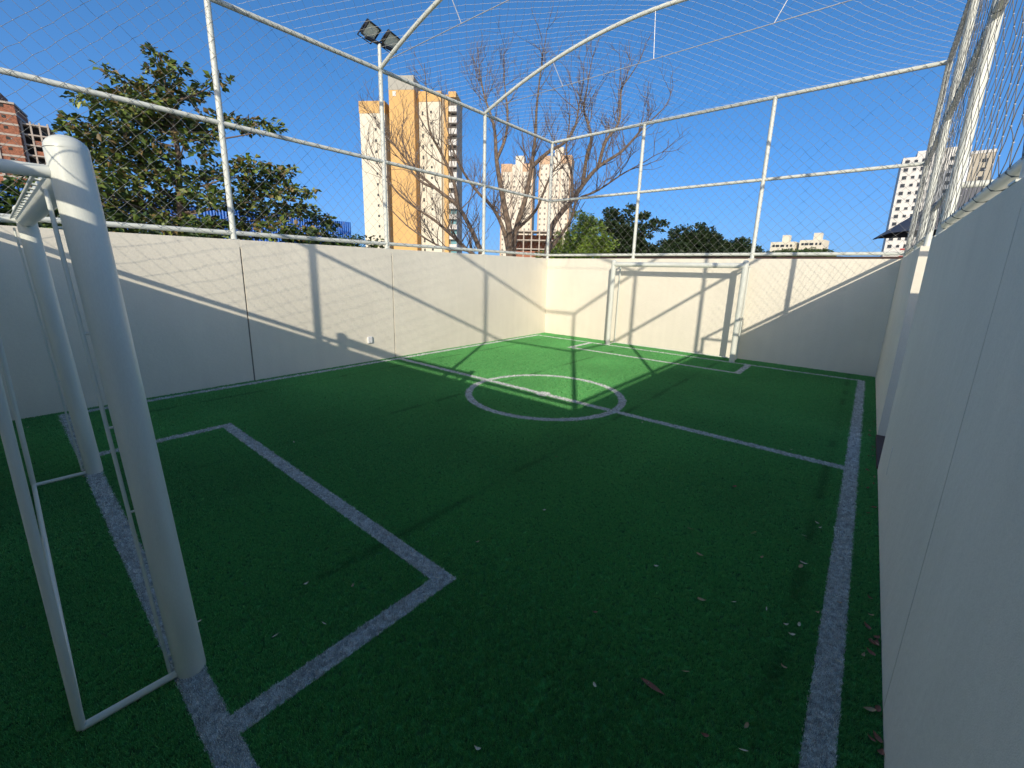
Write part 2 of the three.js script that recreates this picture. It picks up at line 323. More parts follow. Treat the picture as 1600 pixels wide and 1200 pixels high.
// ---------------------------------------------------------------- goals
function goal(label, x0, x1, z, zBack, h, lean, sgn) {
  const g = thing('football_goal', label, 'goal'), R = 0.052, top = V(0, h - R, z + lean);
  const at = (x, t, dz = 0) => V(x, t * (h - R), z + lean * t + dz);
  for (const x of [x0, x1]) {
    const sd = x === x0 ? 1 : -1;
    const p = part('post', [tube(at(x, 0), at(x, 1.0), R, R, 28), (() => { const c = new THREE.SphereGeometry(R, 28, 10, 0, 6.2832, 0, Math.PI / 2); c.scale(1, 0.8, 1); const q = at(x, 1.0); c.translate(q.x, q.y, q.z); return c; })()], M.goal, g);
    const o = sgn * (R + 0.016), hk = [tube(at(x, 0.02, o), at(x, 0.94, o), 0.006, 0.006, 8)];
    for (let k = 0; k < 6; k++) hk.push(tube(at(x, 0.06 + k * 0.165, sgn * R * 0.9), at(x, 0.06 + k * 0.165, o), 0.005, 0.005, 6));
    part('net_hook_rod', hk, M.goal, p);
    part('top_stay', tube(V(x, h - R - 0.07, z + lean), V(x, h - R - 0.07, zBack), 0.019, 0.019, 16), M.goal, g);
    part('rear_stay', tube(V(x, 0.025, zBack), V(x, h - R - 0.07, zBack), 0.0145, 0.0145, 16), M.goal, g);
    part('base_bar', tube(V(x, 0.017, z), V(x, 0.017, zBack), 0.0145, 0.0145, 16), M.goal, g);
  }
  const yb = h - R - 0.06, zc = z + lean;
  const cb = part('crossbar', tube(V(x0, yb, zc), V(x1, yb, zc), R * 0.96, R * 0.96, 28), M.goal, g);
  const o = sgn * (R + 0.018), hk = [tube(V(x0 + 0.05, yb, zc + o), V(x1 - 0.05, yb, zc + o), 0.006, 0.006, 8)];
  for (let x = x0 + 0.14; x < x1 - 0.1; x += 0.155) hk.push(tube(V(x, yb, zc + sgn * R * 0.9), V(x, yb, zc + o), 0.005, 0.005, 6));
  part('net_hook_rod', hk, M.goal, cb);
  part('rear_ground_bar', tube(V(x0, 0.017, zBack), V(x1, 0.017, zBack), 0.013, 0.013, 16), M.goal, g);
}
goal('white tube goal without net at the near end, cut by the left edge', 2.135, 4.757, 9.37, 9.705, 2.06, 0.085, 1);
goal('white tube goal without net in front of the far end wall', 2.15, 4.83, 0.46, 0.10, 1.97, 0, -1);

{ // floodlights on the post of the left fence
  const g = thing('floodlight_mast', 'white mast with two switched-off black floodlights on the left fence', 'floodlight', [-OFF, HT, 5.0]);
  part('pole', tube(V(0, 0.0, 0), V(0, 0.37, 0), 0.03), M.steel, g);
  part('cross_arm', bx(-0.02, 0.02, 0.36, 0.40, -0.33, 0.26, 0.004), M.black, g);
  const lens = new THREE.MeshPhysicalMaterial({ color: lin(0.75, 0.78, 0.68), roughness: 0.35, clearcoat: 0.6 });
  for (const dz of [0.19, -0.19]) {
    const f = new THREE.Group(); f.name = 'floodlight'; f.position.set(0.06, 0.47, dz); f.rotation.set(0, 0.3, -0.85); g.add(f);
    part('housing', [bx(-0.05, 0.0, -0.11, 0.11, -0.14, 0.14, 0.008), bx(0.0, 0.018, 0.095, 0.115, -0.145, 0.145), bx(0.0, 0.018, -0.115, -0.095, -0.145, 0.145), bx(0.0, 0.018, -0.095, 0.095, -0.145, -0.125), bx(0.0, 0.018, -0.095, 0.095, 0.125, 0.145)], M.black, f);
    part('lens', bx(0.0005, 0.006, -0.094, 0.094, -0.124, 0.124), lens, f);
    part('bracket', [bx(-0.035, -0.015, -0.16, 0.02, 0.147, 0.155), bx(-0.035, -0.015, -0.16, 0.02, -0.155, -0.147), bx(-0.035, -0.015, -0.168, -0.158, -0.155, 0.155)], M.black, f);
  }
}
{ // small weatherproof socket low on the left wall
  const g = thing('wall_socket', 'small white weatherproof socket low on the sunlit left wall', 'socket', [0, 0.4, 5.47]);
  part('back_box', bx(0.0005, 0.028, -0.06, 0.06, -0.045, 0.045, 0.006), M.plastic, g);
  part('flap', bx(0.029, 0.036, -0.053, 0.053, -0.038, -0.002, 0.003), M.plastic, g);
  part('flap', bx(0.029, 0.036, -0.053, 0.053, 0.002, 0.038, 0.003), M.plastic, g);
}
const LITTER=[[6.65,6.79,0,"pale"],[6.64,6.84,0,"tan"],[6.16,7.13,0,"tan"],[6.28,7.51,0,"tan"],[6.41,7.41,2,"pale"],[6.55,7.35,2,"pale"],[6.36,6.65,0,"green"],[6.03,6.89,0,"green"],[6.35,7.99,2,"tan"],[6.09,8.31,1,"pale"],[6.61,8.17,2,"pale"],[5.89,8.80,1,"pale"],[6.67,7.45,1,"pale"],[6.64,7.40,1,"pale"],[6.69,7.36,1,"pale"],[6.85,7.48,2,"pale"],[6.62,6.45,2,"pale"],[6.45,6.90,1,"tan"],[6.69,6.27,1,"pale"],[6.67,6.21,1,"pale"],[6.00,7.41,1,"pale"],[6.83,7.04,1,"tan"],[6.75,7.20,1,"tan"],[6.67,7.68,1,"tan"],[6.49,8.21,1,"brown"],[6.24,8.15,1,"tan"],[5.90,7.96,1,"brown"],[6.11,6.04,0,"brown"],[4.74,6.56,1,"brown"],[6.35,4.82,1,"pale"],[6.30,4.98,1,"pale"],[5.71,5.10,1,"pale"],[4.21,5.62,1,"pale"],[5.17,7.37,1,"pale"],[5.07,7.95,1,"tan"],[4.96,8.89,2,"pale"],[4.84,8.67,1,"tan"],[4.86,9.07,2,"pale"],[4.64,8.82,1,"pale"],[4.51,9.31,1,"pale"],[4.51,9.28,1,"pale"],[2.70,8.03,1,"pale"],[1.89,6.04,1,"pale"],[4.38,5.60,1,"pale"],[4.95,5.11,1,"pale"],[1.70,6.23,1,"pale"],[1.64,9.62,2,"pale"],[0.42,9.67,1,"pale"],[2.21,9.44,1,"tan"],[4.15,9.72,1,"pale"],[6.60,8.07,1,"tan"],[6.98,7.24,0,"brown"],[6.98,7.79,0,"brown"],[6.99,7.85,0,"brown"],[6.97,7.25,0,"brown"]];
// ---------------------------------------------------------------- vegetation beyond the walls
function leafGeo(clusters, opt) { // many bent leaves spread through the clusters' volume
  const pos = [], nor = [], col = [], uv = [];
  const put = (a, b, c, n, k) => { for (const p of [a, b, c]) { pos.push(p.x, p.y, p.z); nor.push(n.x, n.y, n.z); col.push(k[0], k[1], k[2]); uv.push(0, 0); } };
  for (const [cx, cy, cz, r] of clusters) {
    const n = Math.round(opt.density * Math.pow(r / 0.35, 2.1)) + 5, tone = rr(0.75, 1.2);
    for (let i = 0; i < n; i++) {
      const d = V(rr(-1, 1), rr(-1, 1), rr(-1, 1)); if (d.length() > 1) d.normalize();
      const c = V(cx + d.x * r * 1.1, cy + d.y * r * (opt.flat || 0.8), cz + d.z * r * 1.1);
      const L = opt.size * rr(0.65, 1.25), w = L * (opt.width || 0.5);
      const dir = V(d.x + rr(-0.8, 0.8), rr(-0.6, 0.7), d.z + rr(-0.8, 0.8)).normalize(), side = dir.clone().cross(V(rr(-0.9, 0.9), 1, rr(-0.9, 0.9))).normalize(), nn = side.clone().cross(dir).normalize();
      const pal = opt.palette[Math.floor(rnd() * opt.palette.length)], k = tone * rr(0.75, 1.25), cc = [pal[0] * k, pal[1] * k, pal[2] * k];
      const cup = rr(0.02, 0.1), tip = c.clone().addScaledVector(dir, L).addScaledVector(nn, -L * 0.12), m = c.clone().addScaledVector(dir, L * 0.62);
      const a = m.clone().addScaledVector(side, w / 2).addScaledVector(nn, L * 0.08), b = m.clone().addScaledVector(side, -w / 2).addScaledVector(nn, L * 0.08);
      put(c, a, tip, a.clone().sub(c).cross(tip.clone().sub(c)).normalize(), cc); put(c, tip, b, tip.clone().sub(c).cross(b.clone().sub(c)).normalize(), cc);
    }
  }
  const g = new THREE.BufferGeometry(); g.setAttribute('position', new THREE.Float32BufferAttribute(pos, 3)); g.setAttribute('normal', new THREE.Float32BufferAttribute(nor, 3)); g.setAttribute('color', new THREE.Float32BufferAttribute(col, 3)); g.setAttribute('uv', new THREE.Float32BufferAttribute(uv, 2)); return g;
}
M.leaf = new THREE.MeshPhysicalMaterial({ vertexColors: true, roughness: 0.5, transmission: 0.0, side: THREE.DoubleSide });
M.bark = new THREE.MeshStandardMaterial({ map: tex(256, (u, v) => { const g = 0.42 + (vnoise(u * 24, v * 5, 5) - 0.5) * 0.22 + (rnd() - 0.5) * 0.12; return [g, g * 0.86, g * 0.74]; }, true, 3), roughness: 0.95 });
M.twig = std(lin(0.15, 0.115, 0.10), 0.95);
function limb(pts, r0, r1, rad = 8) {
  const cur = new THREE.CatmullRomCurve3(pts), n = Math.max(4, pts.length * 4), g = new THREE.TubeGeometry(cur, n, 1, rad, false), p = g.attributes.position;
  for (let i = 0; i <= n; i++) { const c = cur.getPointAt(i / n), r = r0 + (r1 - r0) * i / n; for (let k = 0; k <= rad; k++) { const q = i * (rad + 1) + k; p.setXYZ(q, c.x + (p.getX(q) - c.x) * r, c.y + (p.getY(q) - c.y) * r, c.z + (p.getZ(q) - c.z) * r); } }
  g.computeVertexNormals(); return g;
}
const ALMOND= [[-8.19,6.86,6.08,0.23],[-7.84,6.49,6.07,0.23],[-8.56,6.44,5.83,0.27],[-8.02,6.33,6.25,0.19],[-7.81,6.02,6.39,0.16],[-8.5,6.82,5.54,0.21],[-9.83,6.9,5.3,0.19],[-9.86,6.67,6.89,0.17],[-9.74,6.54,6.73,0.17],[-8.3,6.06,6.73,0.19],[-9.07,6.19,6.4,0.21],[-8.04,6.38,5.13,0.21],[-7.69,6.48,4.91,0.21],[-7.48,6.55,4.82,0.14],[-8.43,5.5,7.66,0.21],[-10.24,5.95,7.18,0.28],[-9.94,6.06,6.94,0.28],[-9.84,6.08,6.69,0.32],[-9.77,6.15,6.42,0.35],[-8.17,5.67,6.49,0.33],[-8.41,5.93,6.15,0.34],[-9.16,6.21,5.73,0.36],[-9.33,6.37,5.33,0.3],[-9.58,6.42,5.03,0.27],[-9.59,6.65,4.84,0.19],[-8.02,5.2,7.19,0.34],[-9.3,5.52,6.65,0.41],[-9.4,5.66,6.27,0.43],[-8.9,5.63,6.02,0.39],[-8.38,4.64,8.01,0.21],[-9.11,5.0,7.67,0.29],[-8.09,4.77,7.58,0.34],[-10.32,4.74,7.65,0.31],[-10.09,4.7,7.3,0.39],[-9.22,4.93,7.06,0.41],[-8.53,4.79,6.86,0.4],[-10.01,5.35,6.2,0.44],[-9.08,5.31,6.03,0.36],[-9.77,5.74,5.46,0.38],[-9.59,5.71,5.11,0.38],[-8.63,5.65,4.97,0.33],[-8.27,5.66,4.67,0.33],[-8.6,5.77,4.14,0.31],[-8.07,5.63,3.98,0.27],[-7.3,5.59,3.93,0.22],[-7.53,5.64,3.53,0.15],[-9.47,5.36,5.02,0.27],[-7.46,4.97,5.3,0.17],[-7.62,4.87,5.84,0.27],[-9.66,4.28,7.53,0.34],[-8.28,4.04,7.43,0.35],[-9.21,4.33,6.95,0.41],[-8.91,4.42,6.66,0.41],[-8.35,4.47,6.42,0.37],[-10.13,4.97,5.67,0.27],[-7.55,4.52,5.61,0.21],[-8.41,4.83,5.12,0.18],[-8.04,3.49,7.93,0.34],[-9.66,3.67,7.37,0.42],[-8.23,3.63,7.19,0.42],[-8.46,3.88,6.74,0.44],[-9.87,4.25,6.0,0.45],[-8.15,3.89,5.97,0.38],[-8.94,4.17,5.29,0.38],[-10.11,4.53,4.51,0.33],[-6.95,4.17,4.93,0.31],[-6.68,4.31,4.62,0.31],[-7.18,4.26,4.1,0.33],[-8.94,4.58,2.89,0.3],[-8.28,4.7,2.85,0.17],[-7.42,3.86,4.65,0.44],[-7.59,3.87,4.07,0.46],[-6.85,3.75,3.84,0.41],[-7.67,3.94,2.99,0.28],[-6.05,3.74,3.37,0.18],[-9.96,3.07,7.67,0.46],[-10.66,3.19,7.1,0.53],[-10.8,3.36,6.55,0.55],[-9.86,3.42,6.18,0.53],[-10.59,3.57,5.45,0.53],[-6.9,3.31,5.85,0.43],[-7.77,3.49,5.06,0.47],[-10.09,3.55,3.67,0.57],[-9.16,3.43,3.32,0.56],[-7.59,3.33,3.27,0.4],[-9.27,3.59,1.95,0.37],[-7.97,3.17,2.16,0.31],[-8.51,3.1,1.54,0.21],[-8.39,2.49,7.8,0.42],[-7.93,2.51,7.38,0.42],[-8.81,2.61,6.7,0.46],[-7.52,2.57,6.41,0.44],[-8.31,2.68,5.63,0.48],[-10.3,2.77,4.37,0.52],[-7.75,2.66,4.48,0.42],[-6.34,2.62,4.32,0.36],[-6.21,2.57,3.67,0.3],[-6.42,2.58,2.99,0.24]];
const T1=[
 [0.17,[[-2.85,2.06,-1.9],[-2.95,2.93,-1.92],[-3.23,4.08,-1.84],[-3.47,5.24,-1.78],[-3.61,6.25,-1.79],[-3.92,7.2,-1.64],[-4.08,7.87,-1.58]]],
 [0.15,[[-2.82,2.06,-1.97],[-2.61,2.97,-1.84],[-2.2,3.99,-1.8],[-1.94,4.81,-1.69],[-1.73,5.57,-1.55],[-1.55,6.36,-1.34],[-1.31,7.15,-1.15]]],
 [0.12,[[-2.89,2.06,-1.85],[-3.18,2.93,-1.92],[-3.62,3.72,-1.83],[-4.22,4.37,-1.53],[-4.85,5.33,-1.28],[-5.25,6.29,-1.24]]],
 [0.07,[[-2.61,2.97,-1.84],[-1.94,3.54,-1.97],[-1.56,4.08,-1.88],[-1.21,4.57,-1.76],[-0.83,4.88,-1.77]]],
 [0.07,[[-3.47,5.24,-1.78],[-3.41,5.99,-2.14],[-3.54,6.85,-2.37],[-3.84,7.83,-2.52]]],
 [0.08,[[-1.94,4.81,-1.69],[-1.42,5.26,-1.94],[-1.07,5.45,-2.12],[-0.76,5.85,-2.2],[-0.6,6.46,-2.12]]],
];
const T2=[
 [0.14,[[-1.3,2.06,-1.81],[-1.33,3.1,-2.12],[-0.96,3.9,-2.62],[-0.78,4.34,-2.87],[-0.46,4.91,-3.23],[0.09,5.38,-3.67],[0.54,6.08,-4.1],[0.88,6.5,-4.38]]],
 [0.08,[[-0.78,4.34,-2.87],[-0.56,5.22,-2.68],[-0.42,5.6,-2.62],[-0.53,6.32,-2.27],[-0.38,6.83,-2.15]]],
 [0.07,[[-0.46,4.91,-3.23],[-0.35,5.65,-3.38],[-0.07,6.17,-3.59],[-0.09,7.2,-3.71],[0.09,7.53,-3.84]]],
 [0.08,[[-1.4,2.06,-1.81],[-1.02,2.52,-1.83],[-0.46,3.23,-1.82],[-0.22,3.72,-1.69],[0.25,3.91,-1.86],[1.03,4.35,-2.0],[1.19,4.42,-2.03]]],
 [0.06,[[-0.96,3.9,-2.62],[-1.21,4.76,-2.86],[-1.5,5.39,-2.96],[-1.68,6.45,-3.32]]],
];
const T3=[
 [0.11,[[-2.14,1.92,0.18],[-2.33,2.3,0.2],[-3.01,3.46,0.41],[-3.58,3.99,0.8],[-4.04,4.46,1.13],[-4.56,5.14,1.48],[-4.74,5.36,1.61]]],
 [0.07,[[-3.01,3.46,0.41],[-2.94,4.18,0.68],[-3.0,4.79,1.06],[-3.06,5.29,1.41],[-2.94,5.84,1.61]]],
 [0.08,[[-2.25,1.92,0.2],[-2.46,2.15,0.44],[-2.75,2.55,0.81],[-3.08,3.0,1.25],[-3.38,3.32,1.69],[-3.65,3.7,2.12],[-3.79,4.16,2.42]]],
 [0.05,[[-3.58,3.99,0.8],[-3.85,4.13,1.06],[-4.14,4.53,1.29],[-4.32,5.1,1.31]]],
 [0.05,[[-2.46,2.15,0.44],[-2.94,2.22,0.9],[-3.52,2.57,1.37],[-3.89,2.88,1.65]]],
];
const vv = a => V(a[0], a[1], a[2]);
{ // large-leaved tree behind the left wall
  const g = thing('almond_tree', 'large-leaved dark green tree rising behind the left wall', 'tree', [-8.8, -0.12, 5.8]);
  const loc = p => V(p.x + 8.8, p.y + 0.12, p.z - 5.8);
  const spine = [V(-8.8, -0.12, 5.8), V(-8.9, 2, 5.85), V(-8.84, 3.64, 5.84), V(-8.82, 4.76, 5.75), V(-8.83, 6.12, 5.81), V(-8.3, 6.95, 6.0)].map(loc);
  part('trunk', limb(spine, 0.17, 0.02), M.bark, g);
  const br = [];
  ALMOND.forEach((c, i) => { if (i % 3 || c[1] < 2.6) return; const e = loc(V(c[0], c[1], c[2])), y = Math.max(1.6, e.y - 0.35 - Math.hypot(e.x, e.z) * 0.12), s = V(-0.05, y, 0.05), m = s.clone().lerp(e, 0.5); m.y -= 0.1; br.push(limb([s, m, e], 0.035, 0.01, 5)); });
  part('branches', br, M.bark, g);
  part('crown', leafGeo(ALMOND.map(c => { const q = loc(V(c[0], c[1], c[2])); return [q.x, q.y, q.z, c[3] * (c[1] > 5.9 ? 0.8 : c[1] > 3.2 ? 0.92 : 1.08)]; }), { density: 120, size: 0.2, width: 0.62, flat: 0.66, palette: [[0.09, 0.14, 0.026], [0.125, 0.185, 0.035], [0.07, 0.115, 0.024], [0.21, 0.24, 0.05], [0.11, 0.165, 0.032], [0.2, 0.145, 0.06]] }), M.leaf, g);
}
function grow(out, p, dir, len, r, depth) { // leafless twigs
  const pts = [p]; let d = dir.clone(), q = p; const n = 4;
  for (let i = 0; i < n; i++) { d = d.clone().add(V(rr(-0.22, 0.22), rr(-0.08, 0.2), rr(-0.22, 0.22))).normalize(); q = q.clone().addScaledVector(d, len / n); pts.push(q); }
  out.push(limb(pts, r, Math.max(0.0035, r * 0.45), depth > 1 ? 5 : 4));
  if (depth <= 0) return;
  const kids = depth > 1 ? 4 : 3;
  for (let k = 0; k < kids; k++) { const i = 1 + Math.floor(rnd() * n), a = V(rr(-1, 1), rr(-0.25, 0.9), rr(-1, 1)).normalize(); grow(out, pts[Math.min(i, n)], d.clone().addScaledVector(a, 0.95).normalize(), len * rr(0.45, 0.75), Math.max(0.004, r * 0.5), depth - 1); }
}
function bareTree(label, limbs) {
  const b = limbs[0][1][0], o = V(b[0], -0.12, b[2]);
  const g = thing('leafless_tree', label, 'tree', [o.x, o.y, o.z]);
  const twigs = [];
  limbs.forEach(([r, raw], li) => {
    let pts = raw.map(a => vv(a).sub(o)); const fromGround = raw[0][1] < 2.2;
    if (fromGround) pts = [V((pts[0].x) * 0.6, 0, pts[0].z * 0.6), V(pts[0].x * 0.85, 1.0, pts[0].z * 0.85), ...pts];
    part(li ? 'limb' : 'trunk', limb(pts, fromGround ? r * 0.95 : r * 0.85, 0.018), M.bark, g);
    const cur = new THREE.CatmullRomCurve3(pts), n = Math.round(cur.getLength() * 2.7);
    for (let k = 0; k < n; k++) {
      const t = 1 - Math.pow(rnd(), 1.25) * (fromGround ? 0.62 : 0.85), p = cur.getPointAt(t), tan = cur.getTangentAt(t), s = V(rr(-1, 1), rr(0.1, 0.9), rr(-1, 1)).normalize();
      grow(twigs, p, tan.clone().multiplyScalar(0.6).add(s).normalize(), rr(0.55, 1.15), 0.02 * (1.25 - t * 0.6), 2);
    }
    grow(twigs, pts[pts.length - 1], cur.getTangentAt(1), 0.9, 0.018, 2);
  });
  part('twigs', twigs, M.twig, g);
}
bareTree('leafless many-stemmed tree in front of the twin cream towers', T1);
bareTree('leafless tree leaning right over the far left corner', T2);
bareTree('leafless tree with limbs spreading left before the yellow tower', T3);

const polar = (az, d, y = -0.12) => { const a = az * Math.PI / 180; return [EYE.x - Math.sin(a) * d, y, EYE.z - Math.cos(a) * d]; };
function leafyTree(name, label, az, d, blobs, opt, group) { // blobs: [right, height, towards viewer, radius] in metres
  const g = thing(name, label, 'tree', polar(az, d), az * Math.PI / 180, group);
  const top = Math.max(...blobs.map(b => b[1]));
  const trunk = part('trunk', limb([V(0, 0, 0), V(0.08, top * 0.3, 0), V(-0.05, top * 0.6, 0.05), V(0.05, top * 0.85, 0)], 0.05 + top * 0.02, 0.03), M.bark, g);
  const cl = [];
  for (const [x, y, z, r] of blobs) { const n = Math.round(13 * Math.pow(r / 0.9, 1.6)) + 3; for (let i = 0; i < n; i++) { const q = V(rr(-1, 1), rr(-1, 1), rr(-1, 1)); q.normalize().multiplyScalar(Math.pow(rnd(), 0.4)); cl.push([x + q.x * r, y + q.y * r * 0.8, z + q.z * r, r * rr(0.28, 0.42)]); } }
  part('crown', leafGeo(cl, opt), M.leaf, g);
}
const DARK = [[0.018, 0.04, 0.012], [0.025, 0.05, 0.014], [0.035, 0.06, 0.018]], FRESH = [[0.17, 0.28, 0.03], [0.22, 0.33, 0.04], [0.12, 0.2, 0.03], [0.2, 0.26, 0.05]], MID = [[0.06, 0.11, 0.02], [0.09, 0.14, 0.025], [0.05, 0.09, 0.02]];
leafyTree('feathery_tree', 'bright green feathery tree right of the leafless trees', 30.6, 19, [[-1.3, 2.4, 0, 0.6], [0.9, 3.0, 0.1, 0.5], [-0.5, 2.2, 0, 0.9], [0.5, 2.3, 0.2, 0.85], [0.1, 3.1, 0, 0.9], [0.9, 2.0, 0.1, 0.6], [-0.1, 3.9, 0, 0.55], [0.5, 3.7, -0.3, 0.5], [-1.0, 1.9, 0, 0.6], [0.2, 1.5, 0.4, 0.9], [1.15, 2.6, 0, 0.35]], { density: 260, size: 0.15, width: 0.34, flat: 0.8, palette: FRESH });
leafyTree('spreading_tree', 'dark spreading tree with a flat arm pointing right over the far wall', 25.2, 28, [[0, 2.8, 0, 1.2], [0.4, 3.9, 0, 0.9], [-0.6, 4.6, 0, 0.8], [-0.9, 5.4, 0.2, 0.4], [0.1, 5.5, 0, 0.35], [0.9, 4.9, 0, 0.5], [1.5, 4.75, 0, 0.4], [2.05, 4.7, 0, 0.3], [1.9, 4.3, 0.1, 0.22], [-1.2, 3.2, 0, 1.0], [1.2, 2.7, 0, 0.9], [2.2, 2.6, 0, 0.9], [3.0, 2.6, 0.2, 0.8]], { density: 190, size: 0.22, width: 0.6, flat: 0.6, palette: DARK });
leafyTree('round_tree', 'dark round-topped tree behind the far goal', 17.6, 36, [[0, 3.2, 0, 1.7], [-1.1, 3.4, 0, 1.3], [0.9, 3.9, 0, 1.3], [0.2, 4.8, 0, 0.8], [-0.9, 4.7, 0.2, 0.7], [1.7, 3.0, 0, 1.2], [-2.3, 2.8, 0, 1.2]], { density: 120, size: 0.22, width: 0.6, palette: DARK });
leafyTree('round_tree', 'low dark tree right of the round-topped one behind far fence', 13.0, 40, [[0, 3.2, 0, 1.5], [-1.3, 3.4, 0, 1.3], [1.3, 2.9, 0, 1.2], [0.3, 4.0, 0, 0.8], [-0.8, 4.0, 0, 0.8], [-2.4, 2.8, 0, 1.2]], { density: 120, size: 0.22, width: 0.6, palette: DARK });
leafyTree('bushy_tree', 'small fresh green tree between blue fence and yellow tower', 59.6, 22.5, [[0, 2.3, 0, 0.75], [-0.5, 2.5, 0, 0.6], [0.1, 2.9, 0, 0.5], [0.75, 2.0, 0.1, 0.5], [-0.2, 1.5, 0.2, 0.8]], { density: 190, size: 0.15, width: 0.5, palette: FRESH });
leafyTree('bushy_tree', 'dark leafy tree behind the near goal at the left edge', 88.2, 15, [[0, 3.1, 0, 0.75], [-0.6, 2.6, 0, 0.8], [0.5, 2.5, 0, 0.6], [0, 2.0, 0.3, 0.8]], { density: 130, size: 0.18, width: 0.6, palette: MID });
[[8.2, 70, 1.5, 'left'], [6.2, 72, 1.9, 'middle'], [4.6, 74, 1.6, 'right']].forEach(([az, d, s, w]) => leafyTree('distant_tree', `small distant tree below the two far blocks, ${w}most of three`.replace('middlemost', 'middle'), az, d, [[0, 4.1, 0, s * 0.9], [-1.6, 3.8, 0, s * 0.8], [1.5, 3.7, 0, s * 0.75], [0, 2.6, 0, s]], { density: 40, size: 0.34, width: 0.6, palette: MID }, 'trees below the far blocks'));
{ // clipped dark hedge close behind the left wall
  const cl = []; for (let z = 1.2; z < 10; z += 0.11) cl.push([-6.1 + rr(-0.3, 0.3), rr(0.6, 2.55), z, rr(0.28, 0.42)]);
  solo('hedge', leafGeo(cl, { density: 90, size: 0.18, width: 0.6, palette: MID.concat(DARK) }), M.leaf, 'low dark hedge behind the left wall', 'hedge');
}
{ // blue corrugated sheet fence
  const g = thing('sheet_fence', 'bright blue corrugated metal fence behind the left trees', 'fence', [-15, -0.12, 0]);
  const blue = std(lin(0.014, 0.16, 0.62), 0.45);
  const shape = () => { const n = 48, ge = new THREE.PlaneGeometry(1.06, 4.07, n, 1), p = ge.attributes.position; for (let i = 0; i < p.count; i++) p.setZ(i, 0.022 * Math.sin((p.getX(i) + 0.53) / 0.12 * 6.2832)); ge.computeVertexNormals(); ge.rotateY(Math.PI / 2); ge.translate(0, 2.035, 0); return ge; };
  const ge = shape(); blue.side = THREE.DoubleSide;
  for (let i = 0, z = -2.6; z < 14; z += 1.04, i++) { const m = part('sheet', ge, blue, g); m.position.set((i % 2) * 0.03, rr(-0.02, 0.03), z); }
  for (let z = -3; z < 14.5; z += 3.1) part('post', tube(V(-0.1, 0, z), V(-0.1, 4.0, z), 0.05), M.brown, g);
}
solo('boundary_wall', bx(-0.6, 12, -0.12, 2.19, -4.2, -4.05), M.brown, 'low dark brown boundary wall just behind the far fence', 'wall');

// ---------------------------------------------------------------- buildings, each in its own frame: x right, z to the viewer
const B = {
  cream: std(lin(0.74, 0.69, 0.56), 0.9), white: std(lin(0.72, 0.70, 0.66), 0.85), yellow: std(lin(0.68, 0.43, 0.17), 0.9), ochre: std(lin(0.50, 0.27, 0.09), 0.9), beige: std(lin(0.50, 0.45, 0.36), 0.9),
  grey: std(lin(0.42, 0.41, 0.36), 0.9), glass: new THREE.MeshPhysicalMaterial({ color: lin(0.03, 0.035, 0.04), roughness: 0.15 }), brick: null, conc: std(lin(0.48, 0.42, 0.36), 0.95), dark: std(lin(0.05, 0.045, 0.04), 0.9), red: std(lin(0.40, 0.05, 0.05), 0.8), orange: std(lin(0.58, 0.30, 0.16), 0.9), teal: std(lin(0.10, 0.30, 0.36), 0.3), frame: std(lin(0.5, 0.5, 0.5), 0.6), pale: std(lin(0.76, 0.69, 0.57), 0.9), stain: std(lin(0.62, 0.42, 0.27), 0.9), shutter: std(lin(0.22, 0.20, 0.18), 0.6), seam: std(lin(0.6, 0.5, 0.4), 0.9),
};
B.brick = new THREE.MeshStandardMaterial({ map: tex(256, (u, v) => { const g = 0.5 + (vnoise(u * 16, v * 16, 16) - 0.5) * 0.16 + (rnd() - 0.5) * 0.1; return [g * 1.22, g * 0.8, g * 0.62]; }, true, 0.3), roughness: 0.95 });
for (const k of ['cream', 'white', 'yellow', 'beige', 'pale']) { const c = B[k].color.clone(); B[k].color.set(1, 1, 1); B[k].map = tex(256, (u, v) => { const g = 1 + (vnoise(u * 6, v * 6, 6) - 0.5) * 0.09 + (vnoise(u * 40, v * 3, 3) - 0.5) * 0.06 + (rnd() - 0.5) * 0.04; const s = x => Math.pow(Math.min(1, x * g), 1 / 2.2); return [s(c.r), s(c.g), s(c.b)]; }, true, 0.04); }
const winGeo = {};
function win(g, x, y, z, w, h, mat = B.glass, frame = true) { // one window: recess-dark pane, with frame where it shows
  const k = `${w},${h}`; winGeo[k] ||= [new THREE.BoxGeometry(w, h, 0.1), bx(-w / 2 - 0.12, w / 2 + 0.12, -h / 2 - 0.16, -h / 2, -0.05, 0.18)];
  const m = part('window', winGeo[k][0], mat, g); m.position.set(x, y, z + 0.03);
  if (frame) part('sill', winGeo[k][1], B.frame, m);
  return m;
}
